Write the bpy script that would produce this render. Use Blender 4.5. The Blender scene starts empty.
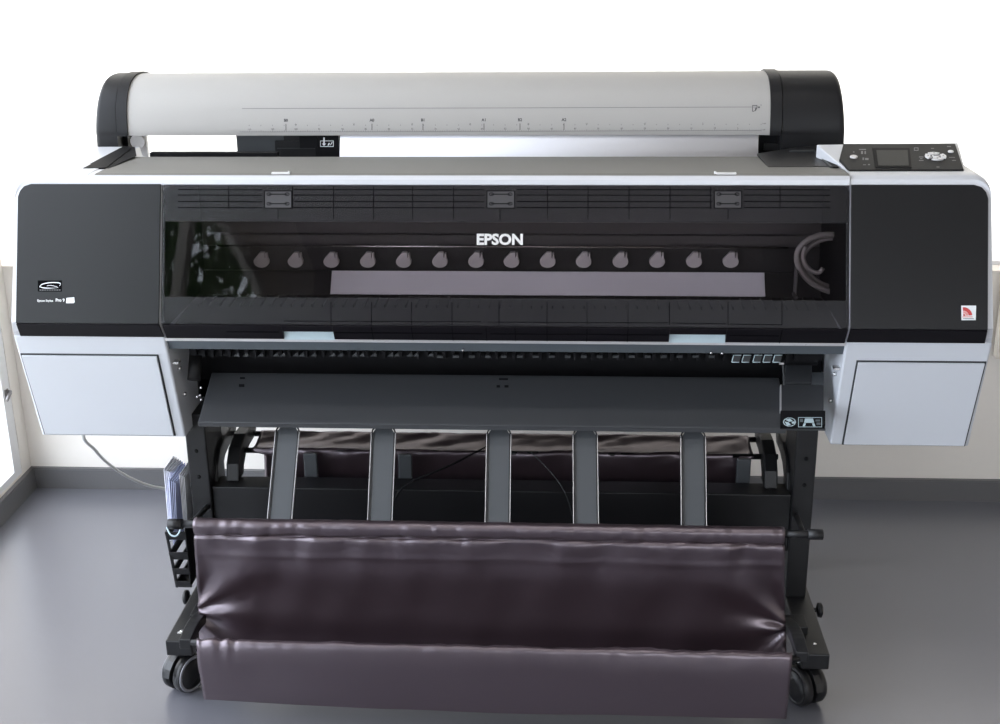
import bpy, bmesh, math, random
from mathutils import Vector, Matrix, noise
random.seed(7)
PI = math.pi
SC = bpy.context.scene
COL = SC.collection

# ------------------------------------------------------------------ camera
FPX, PITCH, YAW, ROLL = 1282.73, .3412, .0583, .0109
CAM = Vector((.1515, -2.323, 1.5426))
CF = Vector((-math.sin(YAW) * math.cos(PITCH), math.cos(YAW) * math.cos(PITCH), -math.sin(PITCH)))
_r = Vector((math.cos(YAW), math.sin(YAW), 0))
_d = CF.cross(_r)
CR = _r * math.cos(ROLL) + _d * math.sin(ROLL)
CD = -_r * math.sin(ROLL) + _d * math.cos(ROLL)


def ray(px, py):
    return CF + CR * ((px - 500) / FPX) + CD * ((py - 362) / FPX)


def U(px, py, ax, v):
    """point seen at a pixel, on the plane x, y or z = v"""
    k = 'xyz'.index(ax)
    q = ray(px, py)
    return CAM + q * ((v - CAM[k]) / q[k])


def hit(px, py, P, n):
    q = ray(px, py)
    return CAM + q * ((P - CAM).dot(n) / q.dot(n))


cam_data = bpy.data.cameras.new('camera')
cam = bpy.data.objects.new('camera', cam_data)
COL.objects.link(cam)
M = Matrix((CR, -CD, -CF)).transposed().to_4x4()
M.translation = CAM
cam.matrix_world = M
cam_data.sensor_width = 36
cam_data.lens = FPX * 36 / 1000
cam_data.clip_start = .05
SC.camera = cam

vs = SC.view_settings
vs.view_transform = 'Standard'
vs.look = 'None'
vs.gamma = 1
vs.exposure = .22
vs.use_curve_mapping = False


# ------------------------------------------------------------------ materials
def srgb(r, g, b):
    f = lambda c: (c / 255 / 12.92) if c / 255 <= .04045 else ((c / 255 + .055) / 1.055) ** 2.4
    return (f(r), f(g), f(b), 1)


def mat(name, col, rough=.5, metal=0., bump=0., scale=200., var=.05, spec=.5, coat=0., coat_rough=.1, rvar=.06):
    m = bpy.data.materials.new(name)
    m.use_nodes = True
    nt = m.node_tree
    b = nt.nodes['Principled BSDF']
    b.inputs['Metallic'].default_value = metal
    b.inputs['Specular IOR Level'].default_value = spec
    b.inputs['Coat Weight'].default_value = coat
    b.inputs['Coat Roughness'].default_value = coat_rough
    tc = nt.nodes.new('ShaderNodeTexCoord')
    no = nt.nodes.new('ShaderNodeTexNoise')
    no.inputs['Scale'].default_value = scale
    no.inputs['Detail'].default_value = 3
    nt.links.new(tc.outputs['Object'], no.inputs['Vector'])
    mx = nt.nodes.new('ShaderNodeMix')
    mx.data_type = 'RGBA'
    c = col
    mx.inputs[6].default_value = (c[0] * (1 - var), c[1] * (1 - var), c[2] * (1 - var), 1)
    mx.inputs[7].default_value = (min(1, c[0] * (1 + var)), min(1, c[1] * (1 + var)), min(1, c[2] * (1 + var)), 1)
    nt.links.new(no.outputs['Fac'], mx.inputs[0])
    nt.links.new(mx.outputs[2], b.inputs['Base Color'])
    mr = nt.nodes.new('ShaderNodeMapRange')
    mr.inputs[3].default_value = max(.02, rough - rvar)
    mr.inputs[4].default_value = min(1, rough + rvar)
    nt.links.new(no.outputs['Fac'], mr.inputs[0])
    nt.links.new(mr.outputs[0], b.inputs['Roughness'])
    if bump:
        bp = nt.nodes.new('ShaderNodeBump')
        bp.inputs['Strength'].default_value = bump
        bp.inputs['Distance'].default_value = .002
        nt.links.new(no.outputs['Fac'], bp.inputs['Height'])
        nt.links.new(bp.outputs['Normal'], b.inputs['Normal'])
    return m


def glass(name, tint, ior=1.5, rough=.02):
    m = bpy.data.materials.new(name)
    m.use_nodes = True
    nt = m.node_tree
    nt.nodes.clear()
    out = nt.nodes.new('ShaderNodeOutputMaterial')
    tr = nt.nodes.new('ShaderNodeBsdfTransparent')
    tr.inputs[0].default_value = tint
    gl = nt.nodes.new('ShaderNodeBsdfGlossy')
    gl.inputs['Roughness'].default_value = rough
    fr = nt.nodes.new('ShaderNodeFresnel')
    fr.inputs[0].default_value = ior
    mx = nt.nodes.new('ShaderNodeMixShader')
    ge = nt.nodes.new('ShaderNodeNewGeometry')          # the sheet reflects at the face where light enters it
    fb = nt.nodes.new('ShaderNodeMath')
    fb.operation = 'SUBTRACT'
    fb.inputs[0].default_value = 1
    nt.links.new(ge.outputs['Backfacing'], fb.inputs[1])
    fm = nt.nodes.new('ShaderNodeMath')
    fm.operation = 'MULTIPLY'
    nt.links.new(fr.outputs[0], fm.inputs[0])
    nt.links.new(fb.outputs[0], fm.inputs[1])
    nt.links.new(fm.outputs[0], mx.inputs[0])
    nt.links.new(tr.outputs[0], mx.inputs[1])
    nt.links.new(gl.outputs[0], mx.inputs[2])
    nt.links.new(mx.outputs[0], out.inputs[0])
    return m


MT = {
    'silver': mat('silver_paint', (.62, .63, .66, 1), .38, .15, .05, 900, .03),
    'bay': mat('bay_plastic', (.60, .62, .66, 1), .45, 0, .04, 900, .02),
    'topgrey': mat('top_cover_grey', (.17, .165, .152, 1), .5, .0, .1, 1200, .05, .25),
    'rollsilver': mat('brushed_silver', (.42, .405, .385, 1), .5, .0, .03, 700, .03, .2),
    'black': mat('black_satin_plastic', (.010, .010, .011, 1), .31, 0, 0, 300, .04, .42, rvar=.015),
    'cap': mat('charcoal_plastic', (.013, .013, .014, 1), .45, 0, .1, 1400, .06, .25),
    'deepblack': mat('dull_black', (.006, .006, .007, 1), .6, 0, 0, 300, .1, .12),
    'podblack': mat('panel_black', (.014, .014, .014, 1), .5, 0, 0, 300, .05, .15),
    'chassis': mat('dark_chassis_metal', (.035, .038, .04, 1), .5, .2, .1, 300, .1),
    'exit': mat('graphite_panel', (.040, .042, .046, 1), .4, .1, .2, 1500, .06),
    'strapgrey': mat('strap_grey', (.055, .060, .066, 1), .45, .1, .05, 800, .05),
    'edge': mat('bright_edge', (.55, .54, .55, 1), .3, .5, 0, 300, .05),
    'rail': mat('blue_grey_shade', (.12, .14, .155, 1), .4, .4, .05, 300, .08),
    'band': mat('smoked_band', (.022, .021, .024, 1), .28, 0, 0, 60, .03, rvar=.01),
    'bandline': mat('smoked_groove', (.003, .003, .004, 1), .9, spec=.05),
    'lattice': mat('smoked_lattice', (.055, .052, .055, 1), .4),
    'beveldark': mat('smoked_bevel', (.008, .007, .009, 1), .35, spec=.15),
    'tab': mat('clear_tab', (.45, .56, .60, 1), .3, .1),
    'interior': mat('interior_black', (.018, .018, .018, 1), .55, 0, .1, 300, .15),
    'interiormid': mat('interior_grey', (.075, .073, .072, 1), .5, 0, .05, 300, .1),
    'railsteel': mat('rail_steel', (.5, .48, .46, 1), .25, .9),
    'roller': mat('roller_grey', (.60, .58, .57, 1), .45),
    'tube': mat('ink_tube_grey', (.22, .21, .20, 1), .4),
    'paper': mat('white_paper', (.84, .84, .88, 1), .7, 0, .02, 300, .01),
    'ink': mat('printed_black', (.03, .03, .035, 1), .6),
    'inkgrey': mat('printed_grey', (.20, .20, .20, 1), .6),
    'white': mat('printed_white', (.80, .82, .84, 1), .5),
    'letter': mat('silver_letter', (.78, .77, .76, 1), .3, .2),
    'screen': mat('lcd_glass', (.040, .040, .037, 1), .4, spec=.06),
    'key': mat('silver_key', (.72, .71, .71, 1), .35, .1),
    'red': mat('emblem_red', (.55, .06, .06, 1), .4),
    'pink': mat('emblem_pink', (.75, .35, .32, 1), .4),
    'stand': mat('black_steel', (.010, .010, .011, 1), .42, .1, .12, 900, .1),
    'rubber': mat('caster_black', (.012, .012, .013, 1), .35),
    'castergrey': mat('caster_grey', (.30, .30, .33, 1), .35, .3),
    'screw': mat('screw_steel', (.75, .75, .75, 1), .25, .8),
    'wall': mat('white_wall_paint', (.86, .815, .75, 1), .85, 0, .2, 60, .015),
    'wallgrey': mat('grey_wall_paint', (.15, .145, .14, 1), .8, 0, .2, 60, .02),
    'wallmid': mat('beige_wall_paint', (.62, .55, .47, 1), .8, 0, .2, 60, .02),
    'ceiling': mat('ceiling_paint', (.20, .195, .19, 1), .9, 0, .1, 60, .015),
    'base': mat('grey_baseboard', (.13, .128, .13, 1), .4, 0, .05, 200, .05),
    'frame': mat('white_window_frame', (.80, .80, .80, 1), .4, 0, .02, 200, .02),
    'cream': mat('cream_enamel', (.78, .72, .62, 1), .45, 0, .02, 200, .03),
    'terrace': mat('pale_terrace', (.75, .74, .70, 1), .9, 0, .1, 30, .08),
    'handle': mat('grey_metal', (.25, .24, .24, 1), .35, .6),
    'cord': mat('grey_cord', (.55, .55, .53, 1), .5),
    'leaf': mat('leaf_green', (.045, .11, .03, 1), .4, 0, 0, 8, .5),
    'bark': mat('bark', (.09, .06, .04, 1), .8, 0, .5, 30, .3),
    'window_glass': glass('window_glass', (.97, .98, .98, 1), 1.45),
    'smoked_glass': glass('smoked_pane', (.845, .815, .825, 1), 1.45),
}


def floor_mat():
    m = mat('grey_floor', (.140, .141, .162, 1), .33, 0, .0, 9, .03, .7, .5, .25, .03)
    return m


def satin():
    m = mat('brown_satin_cloth', (.018, .0098, .0122, 1), .34, 0, .03, 900, .1, 1., rvar=.03)
    m.node_tree.nodes['Principled BSDF'].inputs['IOR'].default_value = 1.8
    b = m.node_tree.nodes['Principled BSDF']
    b.inputs['Sheen Weight'].default_value = 0
    b.inputs['Specular Tint'].default_value = (1, .88, .97, 1)
    b.inputs['Sheen Roughness'].default_value = .4
    b.inputs['Sheen Tint'].default_value = (.75, .6, .72, 1)
    return m


def leaf_mat():
    m = bpy.data.materials.new('thin_leaf')
    m.use_nodes = True
    nt = m.node_tree
    nt.nodes.clear()
    out = nt.nodes.new('ShaderNodeOutputMaterial')
    tc = nt.nodes.new('ShaderNodeTexCoord')
    no = nt.nodes.new('ShaderNodeTexNoise')
    no.inputs['Scale'].default_value = 5
    rp = nt.nodes.new('ShaderNodeMix')
    rp.data_type = 'RGBA'
    rp.inputs[6].default_value = (.04, .09, .04, 1)
    rp.inputs[7].default_value = (.16, .26, .12, 1)
    a = nt.nodes.new('ShaderNodeBsdfDiffuse')
    t = nt.nodes.new('ShaderNodeBsdfTranslucent')
    mx = nt.nodes.new('ShaderNodeMixShader')
    mx.inputs[0].default_value = .5
    nt.links.new(tc.outputs['Object'], no.inputs['Vector'])
    nt.links.new(no.outputs['Fac'], rp.inputs[0])
    for q in (a, t):
        nt.links.new(rp.outputs[2], q.inputs[0])
    nt.links.new(a.outputs[0], mx.inputs[1])
    nt.links.new(t.outputs[0], mx.inputs[2])
    nt.links.new(mx.outputs[0], out.inputs[0])
    return m


def smoked_band():
    """smoked moulding: mostly clear dark plastic with a satin surface"""
    m = glass('smoked_band', (.74, .72, .74, 1), 1.54, .28)
    nt = m.node_tree
    mx = next(n for n in nt.nodes if n.type == 'MIX_SHADER')
    tr = next(n for n in nt.nodes if n.type == 'BSDF_TRANSPARENT')
    df = nt.nodes.new('ShaderNodeBsdfDiffuse')
    no = nt.nodes.new('ShaderNodeTexNoise')
    no.inputs['Scale'].default_value = 40
    cr = nt.nodes.new('ShaderNodeMix')
    cr.data_type = 'RGBA'
    cr.inputs[6].default_value = (.024, .023, .027, 1)
    cr.inputs[7].default_value = (.028, .027, .031, 1)
    nt.links.new(no.outputs['Fac'], cr.inputs[0])
    nt.links.new(cr.outputs[2], df.inputs[0])
    m2 = nt.nodes.new('ShaderNodeMixShader')
    m2.inputs[0].default_value = .28
    nt.links.new(tr.outputs[0], m2.inputs[1])
    nt.links.new(df.outputs[0], m2.inputs[2])
    nt.links.new(m2.outputs[0], mx.inputs[1])
    return m


MT['band'] = smoked_band()
MT['leaf'] = leaf_mat()
MT['floor'] = floor_mat()
MT['satin'] = satin()


# ------------------------------------------------------------------ mesh helpers
class MB:
    def __init__(self):
        self.bm = bmesh.new()
        self.mats = []
        self.cur = 0

    def use(self, m):
        if m not in self.mats:
            self.mats.append(m)
        self.cur = self.mats.index(m)
        return self

    def face(self, pts, smooth=False):
        vs = [self.bm.verts.new(p) for p in pts]
        f = self.bm.faces.new(vs)
        f.material_index = self.cur
        f.smooth = smooth
        return f

    def prism(self, a, b, smooth=False):
        """solid between two outlines with the same number of points"""
        va = [self.bm.verts.new(p) for p in a]
        vb = [self.bm.verts.new(p) for p in b]
        n = len(a)
        fs = [self.bm.faces.new(list(reversed(va))), self.bm.faces.new(vb)]
        for i in range(n):
            f = self.bm.faces.new((va[i], va[(i + 1) % n], vb[(i + 1) % n], vb[i]))
            f.smooth = smooth
            fs.append(f)
        for f in fs:
            f.material_index = self.cur
        return self

    def box(self, x0, x1, y0, y1, z0, z1):
        a = [(x0, y0, z0), (x1, y0, z0), (x1, y1, z0), (x0, y1, z0)]
        return self.prism(a, [(p[0], p[1], z1) for p in a])

    def profx(self, prof, x0, x1, smooth=False):
        return self.prism([(x0, y, z) for y, z in prof], [(x1, y, z) for y, z in prof], smooth)

    def plate(self, pts, n, t):
        """flat outline given thickness t along n"""
        n = Vector(n).normalized()
        return self.prism([Vector(p) for p in pts], [Vector(p) + n * t for p in pts])

    def loft(self, rings, smooth=True, cap=True, closed=True):
        rows = [[self.bm.verts.new(p) for p in r] for r in rings]
        n = len(rows[0])
        for i in range(len(rows) - 1):
            for j in range(n if closed else n - 1):
                f = self.bm.faces.new((rows[i][j], rows[i][(j + 1) % n], rows[i + 1][(j + 1) % n], rows[i + 1][j]))
                f.smooth = smooth
                f.material_index = self.cur
        if cap and closed:
            for r in (list(reversed(rows[0])), rows[-1]):
                f = self.bm.faces.new(r)
                f.material_index = self.cur
        return self

    def tube(self, pts, r, seg=10, smooth=True):
        pts = [Vector(p) for p in pts]
        rings = []
        prev = None
        for i, p in enumerate(pts):
            t = (pts[min(i + 1, len(pts) - 1)] - pts[max(i - 1, 0)]).normalized()
            if prev is None:
                a = Vector((0, 0, 1)) if abs(t.z) < .9 else Vector((0, 1, 0))
                u = t.cross(a).normalized()
            else:
                u = (prev - t * prev.dot(t)).normalized()
            prev = u
            w = t.cross(u)
            rr = r[i] if isinstance(r, (list, tuple)) else r
            rings.append([p + (u * math.cos(2 * PI * k / seg) + w * math.sin(2 * PI * k / seg)) * rr for k in range(seg)])
        return self.loft(rings, smooth)

    def lathe(self, c, axis, prof, seg=24):
        """prof: list of (distance along axis, radius)"""
        c, axis = Vector(c), Vector(axis).normalized()
        a = Vector((0, 0, 1)) if abs(axis.z) < .9 else Vector((1, 0, 0))
        u = axis.cross(a).normalized()
        w = axis.cross(u)
        rings = [[c + axis * h + (u * math.cos(2 * PI * k / seg) + w * math.sin(2 * PI * k / seg)) * max(r, 1e-5) for k in range(seg)] for h, r in prof]
        return self.loft(rings, True)

    def build(self, name, m=None, parent=None, bevel=0., seg=2, sharp=None):
        me = bpy.data.meshes.new(name)
        bmesh.ops.recalc_face_normals(self.bm, faces=self.bm.faces[:])
        self.bm.to_mesh(me)
        self.bm.free()
        if m is not None and not self.mats:
            me.materials.append(MT[m] if isinstance(m, str) else m)
        for k in self.mats:
            me.materials.append(MT[k])
        o = bpy.data.objects.new(name, me)
        COL.objects.link(o)
        if parent is not None:
            o.parent = parent
            o.matrix_parent_inverse = Matrix.Translation(-world_loc(parent))
        if bevel:
            b = o.modifiers.new('bevel', 'BEVEL')
            b.width = bevel
            b.segments = seg
            b.limit_method = 'ANGLE'
            b.angle_limit = math.radians(35)
            b.harden_normals = False
        return o


def split_pieces(o, gap=.0012):
    """give every separate piece of a mesh an object of its own (same name, parent and materials)"""
    me = o.data
    n = len(me.vertices)
    par = list(range(n))
    def find(a):
        while par[a] != a:
            par[a] = par[par[a]]
            a = par[a]
        return a
    for ed in me.edges:
        a, c = find(ed.vertices[0]), find(ed.vertices[1])
        if a != c:
            par[a] = c
    isl = {}
    for i in range(n):
        isl.setdefault(find(i), []).append(i)
    boxes = []
    for vs_ in isl.values():
        co = [me.vertices[i].co for i in vs_]
        boxes.append([[min(c[k] for c in co) - gap for k in range(3)], [max(c[k] for c in co) + gap for k in range(3)], list(vs_)])
    merged = True
    while merged:
        merged = False
        for i in range(len(boxes)):
            for j in range(len(boxes) - 1, i, -1):
                A, B = boxes[i], boxes[j]
                if all(A[0][k] <= B[1][k] and B[0][k] <= A[1][k] for k in range(3)):
                    A[0] = [min(A[0][k], B[0][k]) for k in range(3)]
                    A[1] = [max(A[1][k], B[1][k]) for k in range(3)]
                    A[2] += B[2]
                    boxes.pop(j)
                    merged = True
    outs = []
    for bx in boxes:
        keep = set(bx[2])
        bm = bmesh.new()
        bm.from_mesh(me)
        bm.verts.ensure_lookup_table()
        bmesh.ops.delete(bm, geom=[v for v in bm.verts if v.index not in keep], context='VERTS')
        nm = bpy.data.meshes.new(o.name.split('.')[0])
        bm.to_mesh(nm)
        bm.free()
        for m_ in me.materials:
            nm.materials.append(m_)
        q = o.copy()
        q.data = nm
        COL.objects.link(q)
        outs.append(q)
    bpy.data.objects.remove(o)
    return outs


def world_loc(o):
    """where a parent stands: meshes keep their points in room coordinates, empties stand at their thing's base"""
    return Vector(o.location) if o.type == 'EMPTY' else Vector((0, 0, 0))


def empty(name, loc, label, cat, group=None):
    o = bpy.data.objects.new(name, None)
    COL.objects.link(o)
    o.location = loc
    o.empty_display_size = .05
    tag(o, label, cat, group)
    return o


def tag(o, label, cat, group=None):
    o['label'] = label
    o['category'] = cat
    if group:
        o['group'] = group
    return o


def struct(o, label=None):
    o['kind'] = 'structure'
    if label:
        o['label'] = label
    return o


def text_into(mb, s, size, origin, xd, yd, lift=.0006, bold=0., align='LEFT', stretch=1.):
    """flat lettering on a surface: origin at the baseline, xd/yd the writing directions"""
    cu = bpy.data.curves.new('t', 'FONT')
    cu.body = s
    cu.size = size
    cu.align_x = align
    cu.offset = bold
    cu.resolution_u = 3
    ob = bpy.data.objects.new('t', cu)
    COL.objects.link(ob)
    dg = bpy.context.evaluated_depsgraph_get()
    me = bpy.data.meshes.new_from_object(ob.evaluated_get(dg))
    xd, yd = Vector(xd).normalized(), Vector(yd).normalized()
    n = xd.cross(yd)
    o = Vector(origin) + n * lift
    vs = [mb.bm.verts.new(o + xd * v.co.x * stretch + yd * v.co.y) for v in me.vertices]
    for p in me.polygons:
        try:
            f = mb.bm.faces.new([vs[i] for i in p.vertices])
            f.material_index = mb.cur
        except ValueError:
            pass
    bpy.data.objects.remove(ob)
    bpy.data.curves.remove(cu)
    bpy.data.meshes.remove(me)


def crom(P, n):
    P = [Vector(p) for p in P]
    out = []
    for i in range(len(P) - 1):
        a, b, c, d = P[max(i - 1, 0)], P[i], P[i + 1], P[min(i + 2, len(P) - 1)]
        for k in range(n):
            t = k / n
            out.append(.5 * ((2 * b) + (c - a) * t + (2 * a - 5 * b + 4 * c - d) * t * t + (3 * b - a - 3 * c + d) * t ** 3))
    out.append(P[-1])
    return out


# ------------------------------------------------------------------ the room
XL, XR, YB, YF, ZC = -1.372, 3.3, .925, -4.6, 3.1
SILL = .648
b = MB(); b.box(XL - .06, XR + .2, YF - .2, YB + .2, -.1, 0)
struct(b.build('floor', 'floor'), 'grey polished floor')
b = MB(); b.box(XL - .06, XR + .2, YF - .2, YB + .2, ZC, ZC + .1)
struct(b.build('ceiling', 'ceiling'))
# back wall, opened above the sill height for the added window
WX1, WZ1 = 1.75, 1.62
b = MB()
b.box(XL - .06, XR + .2, YB, YB + .2, 0, SILL)
b.box(XL - .06, XR + .2, YB, YB + .2, WZ1, ZC)
b.box(WX1, XR + .2, YB, YB + .2, SILL, WZ1)
struct(b.build('wall_back', 'wall'), 'white wall behind the printer')
# left wall: glazed almost from the corner on
LY1, LY0, LZ0, LZ1 = .868, -4.4, .068, 2.5
b = MB()
b.box(XL - .06, XL, LY1, YB, 0, ZC)
b.box(XL - .06, XL, YF, LY0, 0, ZC)
b.box(XL - .06, XL, LY0, LY1, 0, LZ0)
b.box(XL - .06, XL, LY0, LY1, LZ1, ZC)
struct(b.build('wall_left', 'wall'), 'white wall on the left')
b = MB(); b.box(XR, XR + .2, YF - .2, YB + .2, 0, ZC)
struct(b.build('wall_right', 'wallmid'))
b = MB()
FX0, FX1, FZ0, FZ1 = .3, 3.0, .8, 2.1
b.box(XL - .06, FX0, YF - .2, YF, 0, ZC)
b.box(FX1, XR + .2, YF - .2, YF, 0, ZC)
b.box(FX0, FX1, YF - .2, YF, 0, FZ0)
b.box(FX0, FX1, YF - .2, YF, FZ1, ZC)
struct(b.build('wall_front', 'wallgrey'))
b = MB(); b.box(XL, XR, YB - .014, YB, 0, .058); b.box(XL, XR, YB - .012, YB, .058, .062)
struct(b.build('baseboard_back', 'base'), 'grey baseboard along the back wall')
b = MB(); b.box(XL, XL + .014, YF, YB - .014, 0, .058); b.box(XL, XL + .012, YF, YB - .014, .058, .062)
struct(b.build('baseboard_left', 'base'), 'grey baseboard along the left wall')

# windows
w = MB()
FW = .045
x0, x1 = XL - .0, WX1
w.box(x0, x1, YB + .06, YB + .12, SILL, SILL + .010); w.box(x0, x1, YB + .06, YB + .12, WZ1 - .04, WZ1)
w.box(x1 - .04, x1, YB + .06, YB + .12, SILL, WZ1)
wo = struct(w.build('added_back_window', 'frame'), 'wide added window that whitens the background above the back wall')  # invented window, put in so the background above the sill turns white
g = MB(); g.box(x0 - .02, x1 - .04, YB + .085, YB + .091, SILL + .02, WZ1 - .04)
g.build('pane', 'window_glass', wo)
w = MB()
xa, xb = XL - .045, XL - .002
ST = [LY1 - .065, -.75, -2.3]
w.box(xa, xb, LY0 + .065, LY1 - .045, LZ0, LZ0 + .02); w.box(xa, xb, LY0 + .065, LY1 - .045, LZ1 - .05, LZ1)
w.box(xa, xb, LY1 - .045, LY1, LZ0, LZ1); w.box(xa, xb, LY0, LY0 + .065, LZ0, LZ1)
for yy in ST[1:]:
    w.box(xa + .002, xb - .002, yy - .04, yy + .04, LZ0 + .02, LZ1 - .05)
wl = struct(w.build('window_2', 'frame'), 'tall window along the left wall')
g = MB(); g.box(XL - .028, XL - .022, LY0 + .03, LY1 - .012, LZ0 + .008, LZ1 - .02)
g.build('pane', 'window_glass', wl)
h = MB()
hp = Vector((XL, .83, .309))
h.box(XL - .004, XL + .002, .836, .852, .295, .325)
h.tube([(XL, .846, .318), (XL + .010, .846, .318), (XL + .012, .838, .316), (XL + .012, .812, .305)], .0045, 8)
h.build('window_handle', 'handle', wl)
w = MB()
w.box(FX0, FX1, YF - .12, YF - .06, FZ0, FZ0 + .05); w.box(FX0, FX1, YF - .12, YF - .06, FZ1 - .05, FZ1)
for xx in (FX0, (FX0 + FX1) / 2 - .03, FX1 - .06):
    w.box(xx, xx + .06, YF - .12, YF - .06, FZ0, FZ1)
wf = struct(w.build('added_front_window', 'frame'), 'unseen window added opposite the printer for frontal light')  # unseen window, added to light the printer from the front
g = MB(); g.box(FX0 + .05, FX1 - .05, YF - .093, YF - .087, FZ0 + .05, FZ1 - .05)
g.build('pane', 'window_glass', wf)
# pale board under the sill at the right edge
b = MB()
b.box(1.252, 2.3, .875, .905, .424, .646); b.box(1.30, 2.25, .869, .876, .46, .61)
for bx in (1.5, 2.05):
    b.box(bx, bx + .04, .905, .925, .45, .62)
tag(b.build('wall_panel', 'cream', None, .003), 'cream flat panel fixed low on the back wall, cut by the right edge of the photo', 'panel')
# outside
b = MB(); b.box(-12, 12, -10, 14, -.3, -.12)
struct(b.build('ground_terrace', 'terrace'))

# ------------------------------------------------------------------ the printer
NF = Vector((0, -.936, .3515)).normalized()          # outward normal of the front face
UF = Vector((0, .3515, .936)).normalized()           # up along the front face
F0 = Vector((0, 0, .789))


def fp(px, py, off=0.):
    return hit(px, py, F0 + NF * off, NF)


def fv(x, v, off=0.):
    return Vector((x, 0, 0)) + F0 + UF * v + NF * off


printer = empty('large_format_printer', (0, .3, .51), 'wide silver and black large format printer resting on a black stand', 'printer')
XA, XB, XC, XD = -.934, -.6425, .6745, .936             # outer and inner faces of the two side housings


def housing(xo, xi0):
    s = 1 if xo > xi0 else -1
    xi = -.79 if xo < 0 else xi0
    e = MB()
    prof = [(.012, .768), (.004, .789), (.097, 1.042, 1), (.099, 1.052, 1), (.106, 1.058, 1), (.115, 1.060, 1), (.42, 1.0575, 1), (.435, 1.035), (.57, 1.0), (.57, .75), (.03, .75)]
    r = .032
    xs = [(xo, r)]
    for k in range(1, 7):
        a = PI / 2 * k / 6
        xs.append((xo - s * r * (1 - math.cos(a)), r * (1 - math.sin(a))))
    xs.append((xi, 0))
    rings = []
    for x, dz in xs:
        ring = []
        for p in prof:
            if len(p) == 3:
                q = dz * (.36 if p[0] < .116 else 0)
                ring.append((x, p[0] - q, p[1] - dz))
            else:
                fl = s * (.0125 if p[0] >= .03 else .002 + .4 * p[0]) * (1 - abs(x - xo) / abs(xo - xi))
                ring.append((x + fl, p[0], p[1]))
        rings.append(ring)
    e.loft(rings, False)
    if xi0 != xi:
        short = [(p[0], p[1]) for p in prof[:6]] + [(.32, 1.050), (.32, .75), (.03, .75)]
        e.profx(short, min(xi, xi0), max(xi, xi0))
    return e.build('side_housing', 'silver', printer, .0025)


def ink_bay(xo, xi):
    s = 1 if xo > xi else -1
    e = MB()
    e.profx([(.021, .756), (.088, .514), (.48, .514), (.56, .60), (.56, .756)], min(xo, xi), max(xo, xi))
    o = e.build('ink_bay', 'bay', printer, .004)
    return o


def bay_front(v):
    """point (y, z) on the sloping ink bay front, v from 0 (top) to 1 (bottom)"""
    return (.021 + .067 * v, .756 - .242 * v)


NB = Vector((0, -.9637, -.267))
housings, bays = [], []
for xo, xi in ((XA, XB), (XD, XC)):
    hs = housing(xo, xi)
    s = 1 if xo > 0 else -1
    ib = ink_bay(xo + s * .0125, xi)
    housings.append(hs); bays.append(ib)
    # black front panel
    e = MB().use('black')
    o1, i1 = xo - s * .008, xi + s * .0006
    out = [fv(i1, -.001), fv(i1, .2705), fv(o1 - s * .026, .2705), fv(o1 - s * .012, .266), fv(o1 - s * .004, .257), fv(o1, .245), fv(o1, .12), fv(o1, -.001)]
    e.plate(out, NF, .004)
    bev = [Vector((i1, .0, .789)), Vector((o1, 0, .789)), Vector((o1 + s * .005, .022, .757)), Vector((i1, .022, .757))]
    e.use('beveldark').plate(bev, Vector((0, -.83, -.55)), .004)
    pan = e.build('front_panel', None, hs, .0012)
    pan['label'] = 'black front panel'
    # ink bay door with a thin dark gap round it
    e = MB().use('chassis')
    if xo < 0:
        q = [(xi - .020, .17), (xo - .0085, .17), (xo - .0065, .985), (xi - .020, .985)]
    else:
        q = [(xi + .025, .17), (xo + .0085, .17), (xo + .0055, .995), (xi + .023, .995)]
    P = [Vector((x, *bay_front(v))) for x, v in q]
    e.plate(P, NB, .0012)
    c = sum(P, Vector()) / 4
    ins = [p + (c - p) * .0 + Vector(((c.x - p.x) / abs(c.x - p.x) * .0035, 0, 0)) + Vector((0, (bay_front(.5)[0] - bay_front(.485)[0]) * (1 if v < .5 else -1), -.0036 * (1 if v < .5 else -1))) for p, (x, v) in zip(P, q)]
    e.use('bay').plate(ins, NB, .005)
    d = e.build('bay_door', None, ib, .0012)
    e = MB()
    for v in (.36, .62):
        y, z = bay_front(v)
        e.lathe((xi - s * .0, y + .035, z), (-s, 0, 0), [(-.001, .004), (.006, .004), (.007, .002)], 10)
    e.box(min(xi, xi - s * .012), max(xi, xi - s * .012), .05, .068, .688, .692)
    split_pieces(e.build('hinge_pin', 'screw', ib))

# left badges
e = MB().use('bandline')
e.plate([fp(38, 280.5, .004), fp(61.8, 280.5, .004), fp(61.8, 291.5, .004), fp(38, 291.5, .004)], NF, .0008)
e.use('white')
cx, cy = 50, 286
outer, inner = [], []
sw = [(39.5, 286.5), (41.5, 284.2), (45.5, 282.9), (50, 282.2), (55, 282.1), (59.3, 282.5), (60.6, 283.7), (59.5, 285.3)]
for a, c in zip(crom([(x, y, 0) for x, y in sw], 4), crom([(x, y + .9, 0) for x, y in sw], 4)):
    outer.append(fp(a.x, a.y, .0052)); inner.append(fp(c.x, c.y, .0052))
for i in range(len(outer) - 1):
    e.face([outer[i], outer[i + 1], inner[i + 1], inner[i]])
sw = [(39.5, 286.3), (43, 287.3), (47, 287.7), (52, 287.9), (57.5, 287.7)]
P1 = [fp(v.x, v.y, .0052) for v in crom([(x, y, 0) for x, y in sw], 4)]
P2 = [fp(v.x, v.y + .55 + .35 * math.sin(i * .3), .0052) for i, v in enumerate(crom([(x, y, 0) for x, y in sw], 4))]
for i in range(len(P1) - 1):
    e.face([P1[i], P1[i + 1], P2[i + 1], P2[i]])
sw = [(47, 285.6), (51, 285.2), (55, 286), (58, 287.2)]
P1 = [fp(v.x, v.y, .0052) for v in crom([(x, y, 0) for x, y in sw], 4)]
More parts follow.
